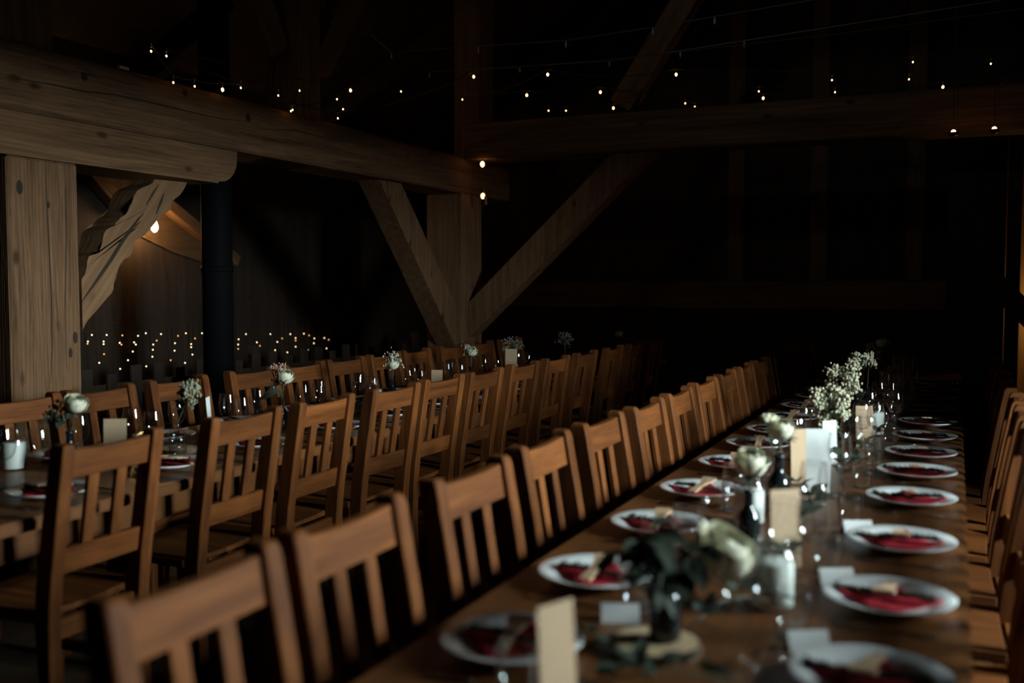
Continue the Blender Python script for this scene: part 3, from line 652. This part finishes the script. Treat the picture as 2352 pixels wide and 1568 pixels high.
NR = random.Random(11)
OBST += [(x, y, .139) for x, l in ((-.765, (1.71, 2.2, 2.74, 3.258, 3.796, 4.303, 4.751, 5.25, 5.762, 6.313, 6.8, 7.3)), (-.122, (1.80, 2.285, 2.815, 3.404, 3.894, 4.342, 4.82, 5.332, 5.9, 6.47, 6.99, 7.5)), (-2.735, (2.36, 2.92, 3.45, 4.04, 4.55, 5.1, 5.6, 6.15, 6.7)), (-3.27, (2.9, 3.45, 3.98, 4.5, 5.0, 5.5, 6.0))) for y in l]
def setting(x, y, side, i, where, full=True, far=False):
    """side +1: diner sits at +x of the plate (right), so the setting is turned half round"""
    rz = math.pi if side > 0 else 0
    s = -side
    o_ = ORD[i]; j = NR.uniform(-.06, .06)
    single('dinner_plate', plate_me, f'white rimmed dinner plate, {o_} from the camera on {where}', 'plate', (x, y, TT), (0, 0, j), 'dinner plates')
    single('folded_napkin', nap_me, f'red folded napkin on the {o_} plate from the camera on {where}', 'napkin', (x, y, TT), (0, 0, rz + j), 'red napkins')
    single('fir_sprig', spr_me[i % 3], f'dark green sprig on the {o_} plate from the camera on {where}', 'sprig', (x, y - .005 * s, TT), (0, 0, rz + j + NR.uniform(-.15, .15)), 'sprigs on plates')
    if full:
        e = (R(9), 0, rz + NR.uniform(-.22, .12)) if True else None
        single('wooden_spreader', spo_me, f'pale wooden spreader on the {o_} plate from the camera on {where}', 'spreader', (x + .004 * s, y - .012 * s, TT + .037), e, 'wooden spreaders')
        knife((x + .0, y - .175 * s, TT + .001), rz, f'steel knife beside the {o_} plate from the camera on {where}', 'table knives')
        fork((x + .0, y + .17 * s, TT + .001), rz, f'steel fork beside the {o_} plate from the camera on {where}', 'table forks')
    if i == 0 and where == "the front table's left side":
        tumbler(-.665, 1.51, f'small tumbler by the {o_} plate from the camera on {where}', 'tumblers'); return
    gx = x + .185 * s
    wineglass(gx + NR.uniform(-.012, .012), y - .11 * s + NR.uniform(-.02, .02), f'shorter wine glass by the {o_} plate from the camera on {where}', 'wine glasses')
    if full:
        tumbler(x + .155 * s + NR.uniform(-.01, .01), y - .20 * s + NR.uniform(-.015, .015), f'small tumbler by the {o_} plate from the camera on {where}', 'tumblers')
        wineglass(gx + .045 * s, y - .03 * s + NR.uniform(-.02, .02), f'taller wine glass by the {o_} plate from the camera on {where}', 'taller wine glasses', 1.06)
FL = [1.71, 2.2, 2.74, 3.258, 3.796, 4.303, 4.751, 5.25, 5.762, 6.313, 6.8, 7.3]
FR = [1.80, 2.285, 2.815, 3.404, 3.894, 4.342, 4.82, 5.332, 5.9, 6.47, 6.99, 7.5]
for i, y in enumerate(FL): setting(-.765, y, -1, i, "the front table's left side")
for i, y in enumerate(FR): setting(-.122, y, 1, i, "the front table's right side")
BN = [2.36, 2.92, 3.45, 4.04, 4.55, 5.1, 5.6, 6.15, 6.7]
for i, y in enumerate(BN): setting(-2.735, y, 1, i, "the back table's near side")
BF = [2.9, 3.45, 3.98, 4.5, 5.0, 5.5, 6.0]
for i, y in enumerate(BF): setting(-3.27, y, -1, i, "the back table's far side", full=False)
# little white place cards by the front plates
pc = newbm(); prism(pc, [Vector((-.04, y, z)) for y, z in ((-.022, 0), (-.002, .034), (0, .036), (.022, 0), (.0205, 0), (0, .033), (-.0205, 0))], (.08, 0, 0))
bmesh.ops.triangulate(pc, faces=[f for f in pc.faces if len(f.verts) > 4])
pc_me = mesh(pc, 'place_card', white_p)
for (x, y, a), t in (((-.25, 1.955, .5), 'behind the first plate from the camera on the right'), ((-.247, 2.42, .45), 'behind the second plate from the camera on the right'), ((-.245, 2.945, .4), 'behind the third plate from the camera on the right'), ((-.63, 1.965, .35), 'between the first two plates on the left')):
    single('place_card', pc_me, f'small folded white place card {t}', 'card', (x, y, TT), (0, 0, a), 'place cards')

# ------------------------------------------------------------------ menu cards
def menu_card(x, y, rz, h, wd, mat, label, group='standing menu cards', two=True):
    o = thing('menu_card', label, 'card', (x, y, TT), rz, group)
    link('front_panel', mesh(box(newbm(), -wd / 2, wd / 2, -.0012, 0, 0, h), 'front_panel', mat), o, rot=(R(-4), 0, 0))
    if two:
        link('back_panel', mesh(box(newbm(), -wd / 2 + .008, wd / 2 + .008, 0, .0012, 0, h * .58), 'back_panel', mat), o, (0, .045, 0), (R(12), 0, 0))
        link('foot_fold', mesh(box(newbm(), -wd / 2, wd / 2, .001, .044, 0, .0012), 'foot_fold', mat), o)
menu_card(-.372, 2.50, R(38), .195, .080, kraft, 'tall kraft menu card standing nearest the middle of the front table')
menu_card(-.417, 3.47, R(17), .215, .078, white_p, 'tall white menu card standing in the middle of the front table')
menu_card(-.352, 4.52, R(30), .18, .076, kraft_p, 'kraft menu card with faint print before a candle jar')
menu_card(-.382, 6.33, R(30), .19, .066, kraft_p, 'small kraft menu card far down the front table')
menu_card(-.495, 3.62, R(36), .19, .07, kraft, 'kraft menu card half hidden behind a cream rose')
menu_card(-.44, 4.05, R(50), .17, .07, white_p, 'white menu card turned away behind the tall white card')
menu_card(-.569, 1.463, R(66), .19, .08, kraft, 'blurred kraft menu card at the bottom of the front table', two=False)
menu_card(-2.93, 2.83, R(30), .19, .085, kraft, 'shaded menu card on the back table nearest the camera')
menu_card(-2.99, 3.44, R(118), .21, .07, white_p, 'white menu card seen edge-on on the back table', two=False)
menu_card(-2.86, 5.28, R(12), .19, .07, kraft, 'kraft menu card peeping over a chair on the back table')
menu_card(-2.88, 6.42, R(12), .25, .085, kraft, 'tall kraft menu card towards the far end of the back table')

# ------------------------------------------------------------------ candles, vases, flowers, foliage
JR = .046
JAR = [('glass_jar', mesh(lathe(newbm(), [(0, .001), (.038, .001), (JR, .008), (JR + .001, .02), (JR + .001, .108), (.043, .120), (.0375, .128), (.037, .134), (.0385, .136), (.0385, .139), (.037, .141), (.0385, .143), (.0385, .147), (.037, .15)], 28), 'glass_jar', jar_glass, True))]
cand_me = mesh(lathe(newbm(), [(0, .006), (.0415, .006), (.0425, .010), (.0425, .098), (.040, .101), (0, .098)], 28), 'candle', wax, True)
wick_me = mesh(tube(newbm(), [(0, 0, .097), (.001, 0, .106), (.003, 0, .112)], .0012, 5), 'wick', wick_m)
def candle_jar(x, y, label, s=1.0):
    o = thing('candle_jar', label, 'candle', (x, y, TT), 0, 'candle jars'); o.scale = (s, s, s)
    kids('', JAR, o); c = link('candle', cand_me, o); link('wick', wick_me, c)
candle_jar(-.352, 2.18, 'large white candle in a glass jar nearest the camera', 1.02)
candle_jar(-.545, 2.93, 'white candle in a jar beneath the open cream rose', 1.0)
candle_jar(-.345, 4.92, 'white candle in a jar behind the printed kraft card', 1.08)
candle_jar(-.338, 6.1, 'white candle in a jar beside the far kraft card', 1.0)
candle_jar(-3.27, 2.66, 'white candle in a jar at the near left of the back table', 1.05)
candle_jar(-3.06, 4.90, 'white candle in a jar beside a rose on the back table', 1.0)
candle_jar(-2.95, 7.05, 'small candle jar towards the far end of the back table', .95)
bot_me = mesh(lathe(newbm(), [(0, .001), (.026, .001), (.030, .006), (.031, .02), (.031, .075), (.026, .093), (.015, .108), (.0125, .118), (.0125, .146), (.015, .148), (.015, .155), (.0115, .155), (.0105, .148), (.0105, .12), (.0, .11)], 24), 'bottle', dark_glass, True)
jug_me = mesh(lathe(newbm(), [(0, .001), (.035, .001), (.046, .012), (.050, .03), (.045, .052), (.030, .070), (.018, .082), (.016, .11), (.020, .122)], 24), 'round_vase', jar_glass, True)
sl_t = mesh(lathe(newbm(), [(0, .0), (.083, 0), (.083, .018), (0, .018)], 22), 'slice_face', slice_wood)
sl_b = mesh(lathe(newbm(), [(.0832, .0), (.088, .001), (.0885, .009), (.0875, .0185), (.0832, .0185)], 22), 'bark_rim', bark)
def wood_slice(x, y, label, s=1):
    o = thing('wood_slice', label, 'wood slice', (x, y, TT), 0, 'wood slices'); o.scale = (s, s, 1); link('slice_face', sl_t, o); link('bark_rim', sl_b, o)
def leaf_mesh(L, Wd, mat, fold=.25):
    b = newbm(); n = 6; mid = []; lf = []; rt = []
    for i in range(n + 1):
        t = i / n; w_ = Wd * math.sin(math.pi * min(1, t ** .8)) * .5; z = -.35 * L * t * t
        mid.append(b.verts.new((L * t, 0, z))); lf.append(b.verts.new((L * t, w_, z + w_ * fold))); rt.append(b.verts.new((L * t, -w_, z + w_ * fold)))
    for i in range(n):
        for a in (lf, rt):
            fs = [v for k, v in enumerate((mid[i], mid[i + 1], a[i + 1], a[i]))]
            try: b.faces.new(fs)
            except Exception: pass
    bmesh.ops.remove_doubles(b, verts=b.verts[:], dist=1e-5)
    return mesh(b, 'leaf', mat, True)
LEAF = [leaf_mesh(.07, .036, leaf_g), leaf_mesh(.06, .028, leaf_m), leaf_mesh(.085, .042, leaf_m), leaf_mesh(.05, .03, leaf_g)]
def rose_bloom(seed, rad):
    b = newbm(); rg = random.Random(seed)
    def petal_at(a, rs, th_top, flare, wdt):
        n, m_ = 6, 6; g = []
        for i in range(n + 1):
            u = i / n; th = math.pi * .93 + (th_top - math.pi * .93) * u; row_ = []
            for j in range(m_ + 1):
                v = 2 * j / m_ - 1; aa = a + v * wdt * (.35 + .65 * math.sin(math.pi * (.12 + .7 * u)))
                rr = rs * math.sin(th) + flare * rad * max(0, u - .6) ** 2 * 3; zz = -rs * math.cos(th) * -.92 - .05 * rad * v * v * u
                row_.append(b.verts.new((rr * math.cos(aa), rr * math.sin(aa), zz + rad * .75 + rg.uniform(-1, 1) * .0008)))
            g.append(row_)
        for i in range(n):
            for j in range(m_): b.faces.new((g[i][j], g[i + 1][j], g[i + 1][j + 1], g[i][j + 1]))
    a = rg.random() * 6
    for k in range(22):
        t = k / 21; a += 2.4
        petal_at(a, rad * (.30 + .66 * t), R(18 + 50 * t * t), .04 + .22 * t * t, 1.35 - .55 * t)
    ball(b, (0, 0, rad * .78), rad * .34, 2, (1, 1, 1.1))
    return mesh(b, 'bloom', petal, True)
BLOOM = [rose_bloom(s, .042) for s in (1, 5)]
def aim(d):   # rotation taking local z to d
    return Vector((0, 0, 1)).rotation_difference(Vector(d).normalized()).to_euler()
def rose(base, head, label, i=0, s=1.0, leaves=3, tilt=(.1, -.25, 1), group='cream roses'):
    base, head = Vector(base), Vector(head)
    o = thing('rose', label, 'rose', base, 0, group); h = head - base
    link('stem', mesh(tube(newbm(), [(0, 0, 0), h * .5 + Vector((.006, 0, 0)), h], .0028, 6), 'stem', stem_m), o)
    link('bloom', BLOOM[i % 2], o, h, aim(tilt), (s, s, s))
    rg = random.Random(i + 40)
    for k in range(leaves):
        t = .72 + .22 * rg.random(); link('leaf', LEAF[(i + k) % 4], o, h * t, (rg.uniform(-.3, .3), rg.uniform(-.5, .3), k * 6.28 / leaves + rg.random()), (.85, .85, .85))
def spray_heads(bm, centre, rad, n, fl, seed, clumps):
    rg = random.Random(seed)
    for c in range(clumps):
        d = Vector((rg.uniform(-1, 1), rg.uniform(-1, 1), rg.uniform(-.45, 1))).normalized() * rad * rg.uniform(.45, 1); cc = centre + d
        for k in range(n // clumps):
            q = Vector((rg.gauss(0, 1), rg.gauss(0, 1), rg.gauss(0, .7))) * rad * .17
            ball(bm, cc + q, fl * rg.uniform(.7, 1.25), 1 if fl > .004 else 0)
def spray(base, head, rad, label, mat, n=260, fl=.0052, seed=1, clumps=14, leaves=4, stretch=1.0, group='flower sprays'):
    base, head = Vector(base), Vector(head)
    o = thing('flower_spray', label, 'flowers', base, 0, group); h = head - base
    b = newbm(); spray_heads(b, Vector((0, 0, 0)), rad, n, fl, seed, clumps); bmesh.ops.transform(b, matrix=Matrix.Diagonal((1, 1, stretch, 1)), verts=b.verts[:])
    f = tag(link('floret_cluster', mesh(b, 'floret_cluster', mat, True), o, h), kind='stuff')
    rg = random.Random(seed); sb = newbm(); tube(sb, [(0, 0, 0), h * .6, h], .0025, 5)
    for k in range(clumps):
        d = Vector((rg.uniform(-1, 1), rg.uniform(-1, 1), rg.uniform(-.45, 1))).normalized() * rad * .8; tube(sb, [h * .75, h * .85 + d * .3, h + Vector((d.x, d.y, d.z * stretch))], .0012, 4)
    link('stem', mesh(sb, 'stem', stem_m), o)
    for k in range(leaves): link('leaf', LEAF[(seed + k) % 4], o, h * rg.uniform(.55, .85), (rg.uniform(-.5, .5), rg.uniform(-.7, .2), rg.random() * 6.28))
def bottle(x, y, label, z=TT, s=1): single('bottle_vase', bot_me, label, 'vase', (x, y, z), group='dark bottle vases', scale=(s, s, s))
def jug(x, y, label, z=TT, s=1): single('round_vase', jug_me, label, 'vase', (x, y, z), group='clear round vases', scale=(s, s, s))
def leafy_branch(loc, rz, label, n=9, L=.26, seed=0, up=.02):
    o = thing('leafy_branch', label, 'foliage', (loc[0], loc[1], TT), rz, 'leafy branches on the tables'); rg = random.Random(seed)
    pts = [Vector((L * (t - .5), .02 * math.sin(t * 4 + seed), .012 + up * math.sin(math.pi * t))) for t in [k / 8 for k in range(9)]]
    link('stem', mesh(tube(newbm(), pts, .0022, 5), 'stem', stem_m), o)
    for k in range(n):
        t = (k + .5) / n; p = pts[min(8, int(t * 8))]; sg = 1 if k % 2 else -1
        sc_ = rg.uniform(.7, 1.05)
        link('leaf', LEAF[rg.randrange(4)], o, p + Vector((0, 0, .012)), (rg.uniform(-.4, .4), -rg.uniform(.15, .8), sg * rg.uniform(.5, 1.3)), (sc_,) * 3)

# front table, from the camera backwards
wood_slice(-.515, 1.83, 'round wood slice under the nearest arrangement on the front table', 1.0)
bottle(-.50, 1.84, 'dark bottle vase of the nearest blurred arrangement', TT + .0187)
rose((-.50, 1.84, TT + .14), (-.44, 1.97, .875), 'blurred cream rose nearest the camera on the front table', 0, 1.65, 4, (.5, -.1, .8))
for k, (dx, dy, dz, sd) in enumerate(((-.03, .0, .985, 3), (.06, .03, .95, 4), (-.09, -.03, .94, 5), (.02, -.12, .905, 6))):
    o = thing('foliage_cutting', ['upright dark leafy stem in the nearest bottle vase', 'dark leafy stem leaning right in the nearest vase', 'dark leafy stem leaning left in the nearest vase', 'drooping dark leafy stem before the nearest vase'][k], 'foliage', (-.50, 1.84, TT + .14), 0, 'leafy stems in the nearest vase')
    h = Vector((dx, dy, dz - TT - .14)); link('stem', mesh(tube(newbm(), [(0, 0, 0), h * .5 + Vector((0, 0, .02)), h], .0025, 5), 'stem', stem_m), o)
    rg = random.Random(sd)
    for q in range(13): link('leaf', LEAF[(1, 2, 1, 2)[q % 4]], o, h * (.15 + .07 * q), (rg.uniform(-.6, .6), rg.uniform(-.6, .5), rg.random() * 6.28))
bottle(-.497, 2.66, 'dark bottle vase holding the open cream rose')
rose((-.497, 2.66, TT + .13), (-.497, 2.655, .955), 'large open cream rose in a bottle on the front table', 1, 1.12, 3, (.2, -.45, .85))
bottle(-.492, 3.12, 'dark bottle vase holding the rose before the kraft card', s=1.15)
rose((-.492, 3.12, TT + .15), (-.487, 3.08, .99), 'cream rose in a tall bottle before a kraft card', 0, 1.0, 3, (.25, -.35, .8))
spray((-.50, 3.12, TT + .15), (-.53, 3.12, 1.02), .03, 'small greenish spray beside the rose in the tall bottle', yarrow, 90, .005, 21, 6, 2, 1.2)
bottle(-.47, 4.25, 'dark bottle vase holding the first full cream spray', s=.95)
spray((-.47, 4.25, TT + .13), (-.468, 4.24, .945), .085, 'first full cream flower spray behind the roses on the front table', yarrow, 600, .0066, 2, 26, 5, 1.15)
bottle(-.47, 4.86, 'dark bottle vase holding the second full cream spray')
spray((-.47, 4.86, TT + .14), (-.472, 4.86, 1.0), .076, 'second full cream flower spray along the front table', yarrow, 480, .0062, 3, 22, 5, 1.25)
bottle(-.46, 5.36, 'dark bottle vase holding the third cream spray', s=1.05)
spray((-.46, 5.36, TT + .15), (-.458, 5.36, 1.055), .055, 'third cream flower spray along the front table', yarrow, 300, .0062, 4, 14, 4, 1.0)
bottle(-.43, 5.62, 'dark bottle vase holding the drooping spray')
spray((-.43, 5.62, TT + .14), (-.425, 5.62, 1.03), .04, 'slim drooping cream spray behind the third spray', yarrow, 160, .006, 5, 9, 2, 1.6)
bottle(-.46, 6.35, 'dark bottle vase holding the dim far spray')
spray((-.46, 6.35, TT + .14), (-.455, 6.35, 1.05), .05, 'dim flower spray far down the front table', breath, 150, .005, 6, 10, 3, 1.3)
bottle(-.46, 7.2, 'dark bottle vase holding the farthest rose')
rose((-.46, 7.2, TT + .14), (-.46, 7.2, 1.03), 'dim cream rose farthest down the front table', 1, 1.1, 2)
lb = [(-.40, 2.05, .9), (-.60, 1.70, 2.6), (-.45, 1.62, .3), (-.36, 2.42, 1.7), (-.44, 2.42, 1.2), (-.40, 2.85, 1.5), (-.46, 3.32, 1.9), (-.38, 3.10, 1.3), (-.36, 3.75, 1.5), (-.44, 3.9, 1.0), (-.33, 4.15, 1.7), (-.44, 4.55, 1.6), (-.33, 4.62, 1.4), (-.45, 5.1, 1.5), (-.38, 5.7, 1.5), (-.42, 6.0, 1.6)]
for k, (x, y, a) in enumerate(sorted(lb, key=lambda t: t[1])):
    leafy_branch((x, y), a, f'dark leafy branch lying on the front table, {ORD[k]} from the camera', 11, .28, k + 10, .035)
# back table
bottle(-3.02, 2.70, 'dark bottle vase holding the rose nearest the left edge')
rose((-3.02, 2.70, TT + .14), (-2.99, 2.70, .985), 'cream rose with dark foliage nearest the left edge of the photo', 0, 1.05, 5, (.5, -.2, .8))
spray((-3.02, 2.70, TT + .14), (-3.05, 2.69, .97), .05, 'dark wispy foliage beside the leftmost rose', plain('grey_green_floret', (.09, .11, .075), .8, var=.3), 170, .0042, 31, 14, 5, 1.1)
wood_slice(-2.98, 3.22, 'pale wood slice under the clear vase on the back table', .95)
jug(-2.985, 3.22, 'clear round vase on the wood slice', TT + .0187)
spray((-2.985, 3.22, TT + .11), (-2.94, 3.25, .99), .045, 'tall slim cream blossom spray in the clear vase', plain('blossom_olive', (.28, .27, .18), .8, var=.3), 190, .0052, 33, 12, 3, 1.9)
bottle(-3.0, 3.95, 'dark bottle vase holding the rose with a large leaf')
rose((-3.0, 3.95, TT + .14), (-2.985, 3.95, .985), 'cream rose with one large grey-green leaf on the back table', 1, 1.05, 2, (.5, -.2, .8))
spray((-3.0, 3.95, TT + .14), (-3.02, 3.95, 1.005), .06, 'pinkish filler blossoms around the rose with a large leaf', pinkfl, 150, .0045, 35, 13, 2, 1.3)
lf_ = thing('large_leaf', 'broad grey-green leaf below the rose on the back table', 'leaf', (-3.0, 3.95, TT + .155), 0)
link('leaf_blade', mesh(tube(newbm(), [(0, 0, 0), (.005, -.012, .035)], .002, 5), 'leaf_blade', stem_m), lf_)
link('leaf', leaf_mesh(.115, .065, plain('leaf_broad_green', (.10, .13, .10), .5), .1), lf_, (.005, -.012, .035), (R(-35), R(10), R(-150)))
bottle(-2.99, 4.98, 'dark bottle vase holding the clear-cut rose in focus')
rose((-2.99, 4.98, TT + .14), (-2.985, 4.98, .975), 'crisp cream rose beside the candle jar on the back table', 0, 1.0, 3, (.4, -.5, .7))
spray((-2.99, 4.98, TT + .14), (-2.985, 4.98, 1.01), .055, 'loose white filler florets around the crisp rose', breath, 90, .005, 37, 16, 2, 1.5)
bottle(-2.99, 6.0, 'dark bottle vase on the back table before the far post')
rose((-2.99, 6.0, TT + .14), (-2.985, 6.0, .98), 'cream flower with frilly filler before the far post', 1, .95, 2, (.3, -.3, .8))
spray((-2.99, 6.0, TT + .14), (-2.985, 6.0, 1.0), .055, 'frilly cream filler florets before the far post', breath, 190, .0045, 39, 14, 2, 1.1)
jug(-2.98, 6.65, 'clear round vase behind the tall kraft card')
spray((-2.98, 6.65, TT + .1), (-2.97, 6.65, 1.01), .075, 'airy cloud of tiny white florets behind a kraft card', plain('gypsophila_grey', (.30, .31, .27), .8, var=.2), 200, .0035, 41, 26, 0, 1.0)
jug(-2.98, 7.75, 'clear round vase near the end of the back table')
spray((-2.98, 7.75, TT + .1), (-2.98, 7.75, 1.0), .075, 'dim airy floret cloud near the end of the back table', plain('gypsophila_grey', (.30, .31, .27), .8), 140, .0035, 43, 20, 0, 1.1)
bottle(-2.95, 9.1, 'dark bottle vase at the far end of the back table')
rose((-2.95, 9.1, TT + .14), (-2.95, 9.1, .96), 'pale rose at the far end of the back table', 0, 1.0, 1)
for k, (x, y, a) in enumerate(((-3.0, 2.9, 1.4), (-2.95, 3.6, 1.7), (-2.98, 4.2, 1.3), (-3.0, 4.7, 1.6), (-2.98, 5.5, 1.5))):
    leafy_branch((x, y), a, f'dark leafy branch lying on the back table, {ORD[k]} from the camera', 9, .26, k + 60, .03)
